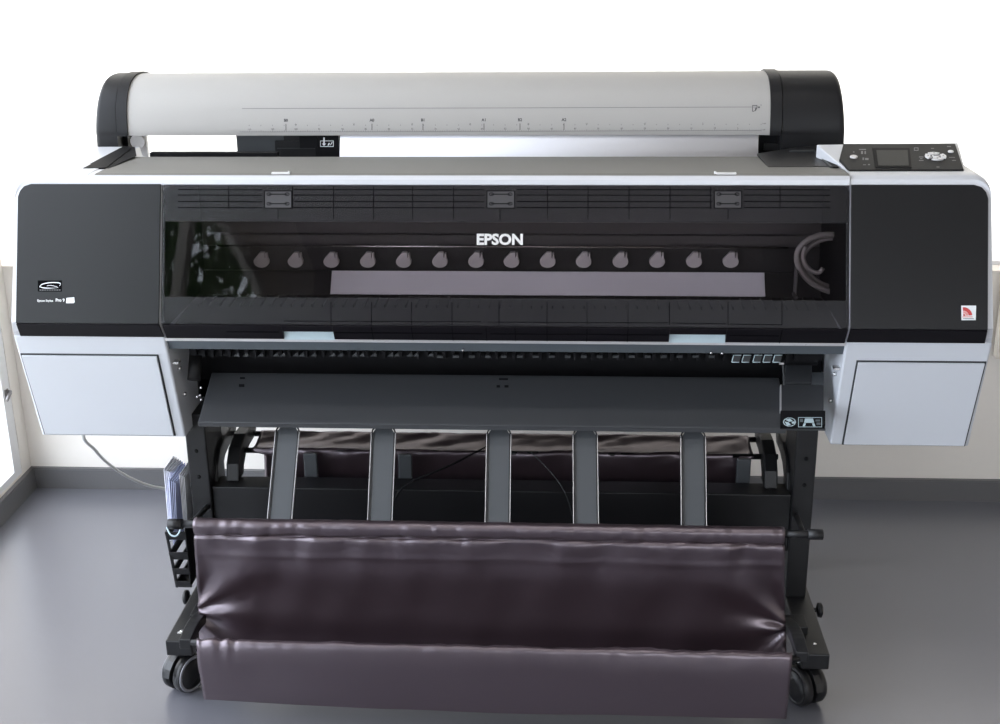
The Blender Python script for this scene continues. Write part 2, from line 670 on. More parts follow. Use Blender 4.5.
P2 = [fp(v.x, v.y + .45, .0052) for v in crom([(x, y, 0) for x, y in sw], 4)]
for i in range(len(P1) - 1):
    e.face([P1[i], P1[i + 1], P2[i + 1], P2[i]])
e.use('inkgrey')
for i in range(9):
    xx = 39.5 + i * 2.4
    e.face([fp(xx, 289.6, .0052), fp(xx + 1.8, 289.6, .0052), fp(xx + 1.8, 290.4, .0052), fp(xx, 290.4, .0052)])
e.build('emblem_badge', None, housings[0])
e = MB().use('letter')
text_into(e, 'Epson Stylus', .0058, fp(37.2, 301.6, .0042), (1, 0, 0), UF, .0004, .00012, 'LEFT', 1.08)
text_into(e, 'Pro 9', .0085, fp(55.6, 301.6, .0042), (1, 0, 0), UF, .0004, .00025, 'LEFT', .95)
e.use('white').plate([fp(66.6, 298.0, .004), fp(74.2, 297.2, .004), fp(74.7, 302.2, .004), fp(73.5, 303.2, .004), fp(66.2, 303.2, .004)], NF, .0006)
e.build('model_lettering', None, housings[0])
# right sticker
e = MB().use('white')
e.plate([fp(961.2, 305.6, .004), fp(976, 305.6, .004), fp(975.6, 320.2, .004), fp(961.4, 320.2, .004)], NF, .0008)
def fan(e, m, c, r0, r1, a0, a1, off=.0054, n=10):
    e.use(m)
    for i in range(n):
        a, b2 = math.radians(a0 + (a1 - a0) * i / n), math.radians(a0 + (a1 - a0) * (i + 1) / n)
        e.face([fp(c[0] + r * math.cos(t), c[1] - r * math.sin(t), off) for r, t in ((r0, a), (r1, a), (r1, b2), (r0, b2))])
fan(e, 'red', (963.5, 316), 5.2, 8.8, 5, 95)
fan(e, 'pink', (963.5, 316), 2.6, 4.9, 5, 95)
fan(e, 'red', (963.2, 316), 0.01, 2.3, 0, 90)
e.use('pink')
e.face([fp(962.5, 316.4, .0054), fp(972.6, 316.4, .0054), fp(972.6, 317.3, .0054), fp(962.5, 317.3, .0054)])
e.use('inkgrey')
e.face([fp(963, 318.2, .0054), fp(974, 318.2, .0054), fp(974, 318.8, .0054), fp(963, 318.8, .0054)])
e.build('sticker', None, housings[1])

# chassis: rear shell, cavity walls, lower frame
e = MB()
e.box(XB, XC, .335, .57, .60, 1.0)
e.profx([(.2, .60), (.57, .60), (.57, .56), (.2, .56)], XB, XC)
ch = e.build('chassis', 'interior', printer)
# top cover and the bright front lip
e = MB()
e.profx([(.1012, 1.0588), (.112, 1.0606), (.318, 1.0545), (.318, 1.040), (.104, 1.045)], -.777, XC - .001)
tcov = e.build('top_cover', 'topgrey', printer, .0015)
e = MB()
for px0, px1 in ((272, 292), (716, 735)):
    a, c = U(px0, 173.5, 'z', 1.06), U(px1, 172.0, 'z', 1.06)
    e.box(a.x, c.x, .106, .115, 1.0585, 1.0625)
    e.lathe((a.x if px0 > 500 else c.x, .111, 1.062), (1, 0, 0), [(-.004, .003), (.0, .003)], 8)
split_pieces(e.build('cover_hinge', 'key', tcov))
e = MB()
e.profx([(.0930, 1.041), (.0942, 1.0515), (.0975, 1.0575), (.1015, 1.0590), (.106, 1.045), (.104, 1.038)], -.845, XC - .001)
e.build('front_lip', 'silver', printer, .0015)

# front cover: frame bands of smoked plastic round a see-through pane
CX0, CX1 = -.6375, .6708
VB, VP0, VP1, VT = 0., .052, .198, .2695
cover = MB()
cover.use('band')
cover.plate([fv(CX0, VP1), fv(CX1, VP1), fv(CX1, VT), fv(CX0, VT)], NF, .004)
cover.plate([fv(CX0, VB), fv(CX1, VB), fv(CX1, VP0), fv(CX0, VP0)], NF, .004)
cover.plate([fv(CX0, VP0), fv(CX0 + .004, VP0), fv(CX0 + .004, VP1), fv(CX0, VP1)], NF, .004)
cover.plate([fv(CX1 - .004, VP0), fv(CX1, VP0), fv(CX1, VP1), fv(CX1 - .004, VP1)], NF, .004)
# bevel below, with two finger notches
cover.use('beveldark')
tabs = [(fp(281, 335).x, fp(332, 335).x), (fp(670, 338).x, fp(727, 338).x)]
NBV = Vector((0, -.83, -.55)).normalized()
def bevp(x, t):
    return Vector((x, .020 * t, .789 - .033 * t))
cuts = [CX0, tabs[0][0], tabs[0][1], tabs[1][0], tabs[1][1], CX1]
for i in range(5):
    xa_, xb_ = cuts[i], cuts[i + 1]
    tb = 1. if i % 2 == 0 else .42
    cover.plate([bevp(xa_, 0), bevp(xb_, 0), bevp(xb_, tb), bevp(xa_, tb)], NBV, .004)
cov = cover.build('front_cover', None, printer, .0008)
g = MB()
g.plate([fv(CX0 + .004, VP0), fv(CX1 - .004, VP0), fv(CX1 - .004, VP1), fv(CX0 + .004, VP1)], NF, .003)
gp = g.build('cover_pane', 'smoked_glass', cov)
gp['label'] = 'see-through smoked window of the front cover'
# moulded ribs and lattice marks in the bands
e = MB().use('bandline')
def bar(px0, py0, px1, py1, w=.5, off=.0043):
    dx, dy = px1 - px0, py1 - py0
    L = math.hypot(dx, dy)
    nx, ny = -dy / L * w, dx / L * w
    e.face([fp(px0 + nx, py0 + ny, off), fp(px1 + nx, py1 + ny, off), fp(px1 - nx, py1 - ny, off), fp(px0 - nx, py0 - ny, off)])
LAT = [(264.5, 291.5), (487, 514.5), (714.5, 741.5)]
segs = [(178, 262), (294, 484), (517, 712), (744, 830)]
for py in (189.5, 195, 201.5, 207.5):
    for a, c in segs:
        bar(a, py, c, py + .3, .42)
for px in (228.5, 292.5, 333.5, 373.5, 412.5, 453.5, 547.5, 588, 629, 670, 710.5, 780):
    bar(px, 186, px, 209, .4)
for px in (333.5, 373.5, 412.5, 453.5, 500, 547.5, 588, 629, 670, 728, 278):
    bar(px, 209, px, 219, .3)
e.use('lattice')
for a, c in LAT:
    e.face([fp(a, 191, .0046), fp(c, 191, .0046), fp(c, 208, .0046), fp(a, 208, .0046)])
    e.use('bandline')
    for py in (194.2, 203.7):
        bar(a + 4, py, c - 4, py, .45, .0052)
        for px in (a + 4.5, c - 4.5):
            for k in range(8):
                t0, t1 = 2 * PI * k / 8, 2 * PI * (k + 1) / 8
                bar(px + 2.2 * math.cos(t0), py + 1.5 * math.sin(t0), px + 2.2 * math.cos(t1), py + 1.5 * math.sin(t1), .35, .0052)
    for q in ((a, 191, c, 191), (a, 208, c, 208), (a, 191, a, 208), (c, 191, c, 208)):
        bar(*q, .4, .0052)
    e.use('lattice')
e.use('bandline')
for px in (331, 371.5, 411.5, 452, 499, 547, 587, 628, 669.5, 728, 782):
    bar(px, 302, px, 325, .4)
for a, c, yy in ((284, 481, 321), (488, 668, 322), (672, 726, 323), (730, 782, 324)):
    bar(a, yy, c, yy + .8, .4)
e.use('beveldark')
def bbar(px0, px1, t, w=.0006):
    x0_, x1_ = fp(px0, 330).x, fp(px1, 330).x
    e.plate([bevp(x0_, t - .03), bevp(x1_, t - .03), bevp(x1_, t + .03), bevp(x0_, t + .03)], NBV, .0048)
e.use('bandline')
for px0, px1 in ((225, 278), (334, 482), (490, 668), (730, 780)):
    bbar(px0, px1, .45)
for px in (371.5, 411.5, 452, 486, 515, 547, 587, 628, 782):
    x0_ = fp(px, 330).x
    e.plate([bevp(x0_ - .0007, 0), bevp(x0_ + .0007, 0), bevp(x0_ + .0007, 1), bevp(x0_ - .0007, 1)], NBV, .0046)
e.build('cover_ribs', None, cov)
e = MB()
text_into(e, 'EPSON', .0285, fp(476.2, 244.4, .0032), (1, 0, 0), UF, .0006, .0010, 'LEFT', 1.03)
lt = e.build('brand_lettering', 'letter', cov)
so = lt.modifiers.new('solid', 'SOLIDIFY'); so.thickness = .0012; so.offset = 0

# interior seen through the pane
for xa_, xb_ in ((XB + .0005, XB + .006), (XC - .006, XC - .0005)):
    e = MB()
    e.profx([(.012, .79), (.012, .80), (.098, 1.03), (.33, 1.03), (.33, .775), (.03, .775)], xa_, xb_)
    e.build('side_wall', 'deepblack', printer)
e = MB()
e.box(XB, XC, .312, .33, .865, 1.04)
e.box(XB + .02, XC - .02, .296, .312, .875, .893)
for px in (257, 323, 443, 531, 619, 702):
    a = U(px, 240, 'y', .296)
    e.lathe(a, (0, -1, 0), [(0, .003), (.004, .003)], 8)
rail = e.build('carriage_beam', 'interiormid', printer)
e = MB()
a, c = U(217, 247, 'y', .29), U(788, 247.6, 'y', .29)
e.tube([(a.x, .286, .871), (c.x, .286, .871)], .0022, 8)
e.build('guide_rod', 'railsteel', rail)
e = MB()
e.profx([(.03, .745), (.03, .755), (.262, .770), (.296, .8135), (.33, .8135), (.33, .745)], XB, XC)
for k in range(60):
    xx = XB + .02 + k * .0216
    e.box(xx, xx + .003, .19, .262, .765, .772)
e.build('platen', 'interior', printer)
e = MB()
e.box(XB, XC, .305, .325, .8135, .866)
e.build('roller_plate', 'interior', printer)
roll0 = None
RX = [261.5, 295.6, 331.3, 367.8, 403.7, 440, 476, 511.5, 547.7, 583.7, 620.4, 657, 694, 730.6]
for px in RX:
    p = U(px, 261.5, 'y', .297)
    if roll0 is None:
        e = MB()
        pts = []
        for k in range(14):
            t = math.radians(150 + 240 * k / 13)
            pts.append((.0165 * math.cos(t), .0130 * math.sin(t)))
        pts += [(.0135, .012), (.0135, .019), (.0105, .019), (.0102, .009), (.0082, .009), (.0080, .0205), (-.002, .0205), (-.0075, .014)]
        e.prism([(x, 0, z) for x, z in pts], [(x, .012, z) for x, z in pts])
        roll0 = e.build('pinch_roller', 'roller', None, .001)
        r_ = roll0
    else:
        r_ = roll0.copy()
        COL.objects.link(r_)
    r_.location = (p.x, .293, p.z)
    r_.parent = printer
    r_.matrix_parent_inverse = Matrix.Translation(-Vector(printer.location))
# ink tube loop
e = MB()
Y = .18
pts = [U(x, y, 'y', Y) for x, y in ((838, 235), (822, 235), (808, 240), (799, 249), (797, 259), (801, 271), (812, 283), (828, 291), (848, 296))]
e.tube(crom(pts, 5), .0060, 8)
pts = [U(x, y, 'y', Y - .01) for x, y in ((806, 246), (803, 255), (805, 264), (812, 271), (819, 272.5), (823, 268))]
e.tube(crom(pts, 5), .0045, 8)
pts = [U(x, y, 'y', Y + .01) for x, y in ((842, 238), (825, 239), (812, 245), (804, 254), (803, 263), (809, 274), (822, 284), (846, 291))]
e.tube(crom(pts, 5), .0050, 8)
e.build('ink_tube', 'tube', printer)
e = MB()
a = U(796, 298, 'y', .15)
e.box(a.x + .002, a.x + .0045, .17, .2, a.z, a.z + .05)
e.lathe(a, (0, -1, 0), [(-.03, .004), (.0, .004)], 10)
e.build('carriage_lever', 'interiormid', printer)

# frame strip under the cover with its bright upper edge
e = MB().use('rail')  # darker blue-grey colours in the shade of the downward tilt
e.prism([(XB, .026, .756), (XB, .040, .724), (XB, .06, .724), (XB, .06, .756)], [(XC, .026, .756), (XC, .040, .724), (XC, .06, .724), (XC, .06, .756)])
e.use('edge')
e.box(XB, XC, .0225, .0262, .7465, .752)
for x0_, x1_ in tabs:
    e.use('tab').box(x0_, x1_, .019, .026, .752, .775)
e.build('lower_rail', None, printer)
e = MB()
for px, py in ((463, 350), (711, 352.5), (722, 353)):
    a = U(px, py, 'y', .033)
    e.lathe(a, (0, -1, 0), [(-.004, .0022), (.003, .0022), (.004, .0012)], 8)
split_pieces(e.build('rail_screw', 'screw', printer))
# comb of paper exit rollers
e = MB()
e.box(XB + .03, XC - .03, .07, .10, .700, .724)
for k in range(70):
    xx = -.60 + k * .0172
    e.box(xx, xx + .006, .058, .072, .701 + .003 * (k % 3 == 0), .716)
cmb = e.build('exit_comb', 'deepblack', printer)
e = MB()
for px in (237, 246, 261, 276, 283, 296, 302, 314, 333, 341, 355, 362, 374, 391, 397, 410, 416, 431):
    a = U(px, 354.5, 'y', .056)
    e.prism([(a.x - .007, .056, a.z - .004), (a.x + .005, .056, a.z - .004), (a.x + .003, .056, a.z + .004)],
            [(a.x - .007, .062, a.z - .004), (a.x + .005, .062, a.z - .004), (a.x + .003, .062, a.z + .004)])
for px in list(range(440, 725, 16)):
    a = U(px, 356.5, 'y', .056)
    e.box(a.x - .006, a.x + .005, .056, .062, a.z - .003, a.z + .002)
split_pieces(e.build('star_wheel', 'chassis', cmb))
e = MB().use('rail')
for px in (735, 745, 756, 766, 776):
    P = [U(px - 3.5, 361.5, 'y', .056), U(px + 4, 361.5, 'y', .056), U(px + 6, 354.5, 'y', .056), U(px - 1.5, 354.5, 'y', .056)]
    e.use('chassis').plate(P, Vector((0, -1, 0)), .004)
    for i in ((0, 1), (2, 3), (3, 0)):
        e.use('tab').tube([P[i[0]] + Vector((0, -.004, 0)), P[i[1]] + Vector((0, -.004, 0))], .0009, 6)
split_pieces(e.build('exit_flap', None, printer))

# dark cavity and sloping exit panel
e = MB(); e.box(XB + .005, XC - .005, .20, .23, .56, .745)
e.build('cavity_back', 'deepblack', printer)
NX = Vector((0, -.52, .854)).normalized()
def exl(x, t):      # along the exit panel: t=0 lower edge, 1 upper edge
    return Vector((x, .0 + .122 * t, .5855 + .0595 * t))
EX0, EX1, EX2 = -.586, .570, .645
e = MB()
e.prism([exl(EX0, 0), exl(EX1, 0), exl(EX1, 1), exl(EX0, 1)], [p - Vector((0, 0, .012)) for p in (exl(EX0, 0), exl(EX1, 0), exl(EX1, 1), exl(EX0, 1))])
e.box(EX0, EX2, -.001, .012, .5805, .586)
xp = e.build('exit_panel', 'exit', printer, .002)
NXn = (exl(1, 0) - exl(0, 0)).cross(exl(0, 1) - exl(0, 0)).normalized()
def xpl(px, py, off=0.):
    return hit(px, py, exl(0, 0) + NXn * off, NXn)
e = MB()
for c in ((240, 377.5, 245, 379), (239, 384.5, 244.5, 387), (496.5, 385.5, 500, 387.5), (504.5, 385.5, 508.5, 387.5), (499, 378.5, 508, 380)):
    e.plate([xpl(c[0], c[1]), xpl(c[2], c[1]), xpl(c[2], c[3]), xpl(c[0], c[3])], NXn, .0012)
split_pieces(e.build('panel_slot', 'deepblack', xp))
# right hand block with lever and label
e = MB().use('exit')
def blk(px0, py0, px1, py1, t):
    e.plate([xpl(px0, py0), xpl(px1, py0), xpl(px1, py1), xpl(px0, py1)], NXn, t)
blk(780, 388, 823, 415, .010)
blk(785, 368, 811, 387, .012)
e.use('strapgrey'); blk(811, 377, 823, 388.5, .014)
e.use('deepblack'); blk(780, 414.5, 824.5, 429, .012)
a = U(790, 360, 'y', .10)
e.tube([(a.x - .01, .11, a.z), (.64, .11, a.z)], .014, 12)
e.use('edge')
e.plate([xpl(779.6, 388), xpl(781, 388), xpl(781, 414), xpl(779.6, 414)], NXn, .0108)
e.plate([U(779, 362.5, 'y', .06), U(784, 362.5, 'y', .06), U(784, 364.5, 'y', .06), U(779, 364.5, 'y', .06)], Vector((0, -1, 0)), .002)
e.use('chassis')
e.plate([U(782, 364, 'y', .06), U(784, 364, 'y', .06), U(785, 385, 'y', .06), U(783, 385, 'y', .06)], Vector((0, -1, 0)), .002)
lev = e.build('roller_release_block', None, printer, .001)
e = MB().use('tab')
def xf(pts, off=.0128):
    e.face([xpl(x, y, off) for x, y in pts])
for k in range(10):
    a0, a1 = 2 * PI * k / 10, 2 * PI * (k + 1) / 10
    xf([(789.5 + r * 6.6 * math.cos(t), 422 + r * 4.6 * math.sin(t)) for r, t in ((.86, a0), (1, a0), (1, a1), (.86, a1))])
xf([(785, 419.5), (790, 418.6), (793, 421), (789, 421.8)]); xf([(784.5, 421.5), (788.5, 422.2), (791, 425), (787, 425.6)]); xf([(791.5, 421.8), (794.8, 421.2), (794.6, 423.6), (792, 423.6)])
for q in ((798.2, 417.2, 822, 417.8), (798.2, 426.6, 822, 427.2), (798.2, 417.2, 798.8, 427.2), (821.4, 417.2, 822, 427.2)):
    xf([(q[0], q[1]), (q[2], q[1]), (q[2], q[3]), (q[0], q[3])])
xf([(805, 418.4), (813, 418.4), (814.2, 422.8), (804, 422.8)]); xf([(803.8, 423.3), (806, 423.3), (805, 426.3), (802.5, 426.3)]); xf([(812, 423.3), (814.4, 423.3), (815.6, 426.3), (813, 426.3)])
e.use('rail'); xf([(800, 419), (803, 419), (803, 422), (800, 422)]); xf([(815.5, 419.5), (820, 419.5), (820, 421.5), (815.5, 421.5)]); xf([(816.5, 422.5), (820.5, 422.5), (820.5, 425), (816.5, 425)])
e.build('instruction_label', None, lev)
# left end: dark roller end and screws
e = MB()
a = U(193, 352, 'y', .06)
e.tube([U(196, 352, 'y', .12), U(194, 380, 'y', .09)], .0135, 14)
e.build('roller_end', 'cap', printer)
e = MB()
for px, py in ((197, 397), (200, 395.5), (201, 400), (201, 388)):
    e.lathe(U(px, py, 'y', .05), (0, -1, 0), [(-.004, .0022), (.0, .0022), (.001, .001)], 8)
split_pieces(e.build('bracket_screw', 'screw', printer))

# recesses in the top, left and right
e = MB()
def topz(px, py, z=1.0605):
    return U(px, py, 'z', z)
def toppoly(e, pts, z0, t):
    P = [topz(x, y, z0) for x, y in pts]
    e.prism(P, [p + Vector((0, 0, t)) for p in P])
e.use('deepblack')
toppoly(e, [(80, 169.5), (124, 146.5), (135, 147.5), (136.5, 156), (109, 169)], 1.058, .0012)
e.use('deepblack')
toppoly(e, [(83, 168.6), (124, 148), (131, 149), (106, 168.2)], 1.0594, .0012)
e.build('top_recess', None, printer)
e = MB().use('cap')
toppoly(e, [(757, 155.5), (768, 168.6), (839, 168.2), (820, 147), (790, 150)], 1.0555, .004)
e.use('deepblack')
toppoly(e, [(822, 147), (838.6, 168), (833, 168), (814, 150)], 1.0598, .002)
e.use('chassis')
toppoly(e, [(789.5, 150.5), (815, 150.5), (815, 152), (789.5, 152)], 1.0598, .002)
toppoly(e, [(813, 151), (815.5, 151), (833, 167.5), (830, 167.5)], 1.0598, .002)
e.build('top_recess', None, printer)

# roll cover
RP0 = [(.300, 1.094), (.2985, 1.104), (.300, 1.122), (.305, 1.145), (.313, 1.166), (.326, 1.186), (.345, 1.202), (.372, 1.2135), (.41, 1.218), (.46, 1.214), (.52, 1.195), (.56, 1.165), (.578, 1.125), (.58, 1.118)]
RP = [(y + .135, 1.0790 + (z - 1.094) * .955) for y, z in RP0]
RPs = [(p.x, p.y) for p in crom([(y, z, 0) for y, z in RP], 4)]
RX0, RX1 = -.818, .5705


def shell(e, x0_, x1_, prof, t, grow=0.):
    """curved sheet along x with thickness t"""
    n = len(prof)
    out, inn = [], []
    for i in range(n):
        a, c = prof[max(i - 1, 0)], prof[min(i + 1, n - 1)]
        ty, tz = c[0] - a[0], c[1] - a[1]
        L = math.hypot(ty, tz)
        ny, nz = -tz / L, ty / L
        out.append((prof[i][0] + ny * grow, prof[i][1] + nz * grow))
        inn.append((prof[i][0] - ny * (t - grow), prof[i][1] - nz * (t - grow)))
    ring = out + inn[::-1]
    e.loft([[(x0_, y, z) for y, z in ring], [(x1_, y, z) for y, z in ring]], True)
    return out


e = MB()
OUT = shell(e, RX0, RX1, RPs, .004)
rc = e.build('roll_cover', 'rollsilver', printer)
es = rc.modifiers.new('split', 'EDGE_SPLIT'); es.split_angle = math.radians(50)


def on_roll(px, py, off=.0005):
    q = ray(px, py)
    best = None
    for i in range(len(OUT) - 1):
        (y0, z0), (y1, z1) = OUT[i], OUT[i + 1]
        n = Vector((0, -(z1 - z0), y1 - y0)).normalized()
        P = Vector((0, y0, z0))
        dn = q.dot(n)
        if dn >= 0:
            continue
        X = CAM + q * ((P - CAM).dot(n) / dn)
        t = ((X.y - y0) * (y1 - y0) + (X.z - z0) * (z1 - z0)) / ((y1 - y0) ** 2 + (z1 - z0) ** 2)
        if -.05 <= t <= 1.05 and (best is None or X.y < best[0].y):
            best = (X + n * off, n)
    return best


e = MB().use('inkgrey')
def rbar(px0, py0, px1, py1, w=.3, nseg=1, off=.0005):
    dx, dy = px1 - px0, py1 - py0
    L = math.hypot(dx, dy)
    nx, ny = -dy / L * w, dx / L * w
    P = [on_roll(px0 + nx, py0 + ny, off), on_roll(px1 + nx, py1 + ny, off), on_roll(px1 - nx, py1 - ny, off), on_roll(px0 - nx, py0 - ny, off)]
    if all(P):
        e.face([p[0] for p in P])
def ry(px, base):            # the printed rules tilt very slightly across the photo
    return base - (px - 500) * .0022
rbar(242, 108.6, 500, 108.0, .3); rbar(500, 108.0, 760, 107.0, .3)
rbar(240, 131.9, 500, 131.4, .22); rbar(500, 131.4, 761, 130.4, .22)
rbar(761, 104.5, 761, 131, .35)
for k in range(0, 225):
    px = 761 - k * 2.325
    rbar(px, ry(px, 131.3), px, ry(px, 131.3) - (1.0 if k % 5 else 1.8), .22)
for k in range(0, 45):
    px = 761 - k * 11.63
    if px > 240:
        rbar(px, ry(px, 125.4), px, ry(px, 124.4), .35)
e.use('ink')
def rtext(s, px, py, size, bold=0., align='CENTER'):
    p, n = on_roll(px, py)
    yd = Vector((1, 0, 0)).cross(n) * -1
    yd = n.cross(Vector((1, 0, 0)))
    text_into(e, s, size, p, (1, 0, 0), yd, .0003, bold, align)
for s, px in (('B0', 286), ('A0', 372), ('B1', 423), ('A1', 484), ('B2', 520), ('A2', 564)):
    rtext(s, px, ry(px, 121.2), .0085, .0002)
    rbar(px, ry(px, 123.5), px, ry(px, 130), .3)
for k in range(1, 9):
    px = 761 - k * 58.15
    rtext(str(k * 5), px, ry(px, 124.6), .0045)
for k in range(1, 23):
    px = 761 - k * 23.25
    rtext(str(k * 5), px, ry(px, 129.4), .0050)
rtext('inch', 762.5, 124.2, .0046, 0, 'LEFT'); rtext('cm', 762.5, 130.2, .0046, 0, 'LEFT')
for q in ((752.5, 105.5, 752.5, 111.5), (752.5, 111.5, 755.5, 110.6), (755.5, 110.6, 757, 108), (757, 108, 757, 105.5), (752.5, 105.5, 757, 105.5), (755.5, 110.6, 755.2, 108.2), (755.2, 108.2, 757, 108)):
    rbar(*q, .3)
rbar(758.2, 107.3, 759.8, 107.3, .8)
e.build('ruler_marks', None, rc)

# end caps of the roll cover: inner ring and outer block
def capp(e, x0_, x1_, grow, drop=0.):
    n = len(RPs)
    ring = []
    for i in range(n):
        a, c = RPs[max(i - 1, 0)], RPs[min(i + 1, n - 1)]
        ty, tz = c[0] - a[0], c[1] - a[1]
        L = math.hypot(ty, tz)
        ring.append((RPs[i][0] - tz / L * grow, RPs[i][1] + ty / L * grow))
    ring = [(ring[0][0], ring[0][1] - drop)] + ring
    return ring
e = MB()
e.profx(capp(e, 0, 0, .004), RX0 - .022, RX0 + .001, True)
c1 = e.build('end_ring', 'cap', printer)
e = MB()
e.profx(capp(e, 0, 0, .004), RX1 - .001, RX1 + .023, True)
c2 = e.build('end_ring', 'cap', printer)
for o in (c1, c2):
    es = o.modifiers.new('split', 'EDGE_SPLIT'); es.split_angle = math.radians(40)


def cap_block(x_in, x_out, front, name='end_cap', r=.014):
    s = 1 if x_out > x_in else -1
    base = capp(None, 0, 0, .001, .05)
    cy, cz = .58, 1.09
    rings = []
    xs = [(x_in, 0)]
    for k in range(0, 7):
        a = PI / 2 * k / 6
        xs.append((x_out - s * r * (1 - math.sin(a)), r * (1 - math.cos(a))))
    for x, ins in xs:
        ring = []
        for y, z in base:
            dz = z - 1.04
            yy = y + ins * (1 if y < cy else -1) * .6 + front * 0
            zz = z - ins * max(0, min(1, (z - 1.07) / .1))
            ring.append((x - s * max(0, z - 1.05) * .065 * abs(x - x_in) / abs(x_out - x_in), yy, zz))
        rings.append(ring)
    e = MB()
    e.loft(rings, True)
    o = e.build(name, 'cap', printer)
    es = o.modifiers.new('split', 'EDGE_SPLIT'); es.split_angle = math.radians(40)
    return o
cap_block(RX0 - .024, -.893, 0)
cap_block(RX1 + .025, .730, 0)
# gear and brackets below the left end, box carriage of the roll holder
e = MB().use('lattice')
a, c = U(146, 139, 'y', .33), U(156, 155, 'y', .33)
e.use('key').box(U(137, 146, 'y', .47).x, U(147, 146, 'y', .47).x, .47, .48, 1.02, 1.09)
e.use('roller').lathe(U(138, 141.5, 'y', .465), (0, -1, 0), [(-.01, .016), (.004, .016)], 20)
e.use('deepblack').box(U(117.5, 143, 'y', .47).x, U(128, 143, 'y', .47).x, .47, .52, 1.02, 1.09)
e.build('roll_bracket', None, printer)
e = MB().use('strapgrey')
def yb(px0, py0, px1, py1, y0, y1):
    A, B = U(px0, py1, 'y', y0), U(px1, py0, 'y', y0)
    e.box(A.x, B.x, y0, y1, A.z, B.z)
yb(237.5, 134, 288, 153.5, .465, .50)
e.use('cap'); yb(276, 141, 317, 160, .455, .50); yb(284, 134, 304, 142, .458, .50)
e.use('deepblack'); yb(316, 134, 338.5, 160, .452, .50); yb(300, 134, 317, 148, .450, .50); yb(150, 153.0, 277, 158, .34, .36)
e.use('chassis'); yb(277, 148, 316, 149, .4535, .46)
e.use('white')
def yf(pts, y=.4515):
    e.face([U(px, py, 'y', y) for px, py in pts])
yf([(323.2, 137.5), (324.8, 137.5), (324.8, 143.5), (326.2, 143.5), (324, 146), (321.8, 143.5), (323.2, 143.5)])
for q in ((320.2, 140.6, 333.6, 141.2), (320.2, 146.2, 333.6, 146.8), (320.2, 140.6, 320.8, 146.8), (333, 140.6, 333.6, 146.8)):
    yf([(q[0], q[1]), (q[2], q[1]), (q[2], q[3]), (q[0], q[3])])
yf([(327.5, 145.5), (328.5, 143), (330, 143), (329, 145.5)]); yf([(330, 145), (332, 141.8), (332.6, 142.2), (330.8, 145.3)])
e.build('roll_guide', None, printer)
e = MB().use('deepblack')
yb(757.5, 134, 790, 160, .465, .52)
e.use('cap'); yb(764, 143.5, 786, 150.5, .457, .48); yb(778, 136, 782, 152, .453, .48)
e.build('roll_bracket', None, printer)

# control panel pod
PN = Vector((0, -.178, .984)).normalized()
P0 = Vector((.8, .145, 1.0605))
def cp(px, py, off=0.):
    return hit(px, py, P0 + PN * off, PN)
pod = MB().use('podblack')
outl = [(843.4, 143.5), (839.4, 158.8), (849.7, 169.8), (964, 169.4), (955.2, 143.5)]
top = [cp(x, y, .004) for x, y in outl]
pod.prism([Vector((p.x, p.y, 1.045)) for p in top], top)
pod.use('inkgrey')
def cbar(x0_, y0_, x1_, y1_):
    pod.face([cp(x, y, .0046) for x, y in ((x0_, y0_), (x1_, y0_), (x1_, y1_), (x0_, y1_))])
for q in ((859, 149, 866, 150), (861, 151, 863, 154), (864.5, 151, 866, 154), (862.5, 157.5, 864, 160), (865, 158, 868.5, 160), (853, 151.6, 854.5, 152.4),
          (914, 147.5, 918.5, 148.2), (914, 150, 918.5, 150.7), (914, 147.5, 914.7, 150.7), (917.8, 147.5, 918.5, 150.7),
          (919, 156.5, 923.5, 157.4), (919, 160, 923.5, 160.8), (920, 158.2, 922.5, 158.9), (947, 146, 951, 147), (949, 157, 955, 157.7), (952, 160, 956, 160.8),
          (931, 148, 934, 148.7), (936.5, 166.6, 939.5, 167.4), (863, 164.4, 866, 165.1), (868, 164, 870, 165.1)):
    cbar(*q)
podo = pod.build('control_panel', None, printer, .0012)
e = MB()
# silver console under it
q = [cp(x, y, -.001) for x, y in ((816.5, 144.5), (848.5, 171.5), (966, 171.5), (958, 142.5))]
e.prism([Vector((p.x, p.y, 1.035)) for p in q], q)
e.build('panel_console', 'silver', printer, .002)
e = MB()
e.plate([cp(x, y, .004) for x, y in ((872.5, 148.5), (909.5, 148.5), (911.5, 168), (875.5, 168))], PN, .0012)
bz = e.build('screen_bezel', 'deepblack', podo)
e = MB()
e.plate([cp(x, y, .005) for x, y in ((876.2, 150.4), (907.6, 150.4), (908.8, 166), (878.4, 166))], PN, .0008)
e.build('screen', 'screen', podo)
e = MB().use('key')
c = cp(935.5, 157, .004)
xd = Vector((1, 0, 0)); yd = PN.cross(xd)
R = abs((cp(945.9, 157, .004) - c).x)
for k in range(4):
    a0 = math.radians(45 + 90 * k + 10); a1 = math.radians(135 + 90 * k - 10)
    arc = [a0 + (a1 - a0) * i / 8 for i in range(9)]
    P = [c + (xd * math.cos(t) + yd * math.sin(t)) * R for t in arc] + [c + (xd * math.cos(t) + yd * math.sin(t)) * R * .52 for t in reversed(arc)]
    e.plate(P, PN, .003)
e.lathe(c, PN, [(0, R * .36), (.0025, R * .36), (.003, R * .3)], 20)
e.use('inkgrey')
e.plate([c + xd * a * R + yd * b_ * R + PN * .0032 for a, b_ in ((-.2, -.06), (.2, -.06), (.2, .1), (-.2, .1))], PN, .0006)
for k in range(4):
    t = PI / 2 * k
    m_ = c + (xd * math.cos(t) + yd * math.sin(t)) * R * .72 + PN * .0031
    d_ = (xd * math.cos(t) + yd * math.sin(t)); s_ = (xd * -math.sin(t) + yd * math.cos(t))
    e.plate([m_ + d_ * .0018, m_ - d_ * .001 + s_ * .0018, m_ - d_ * .001 - s_ * .0018], PN, .0004)
e.build('direction_pad', None, podo)
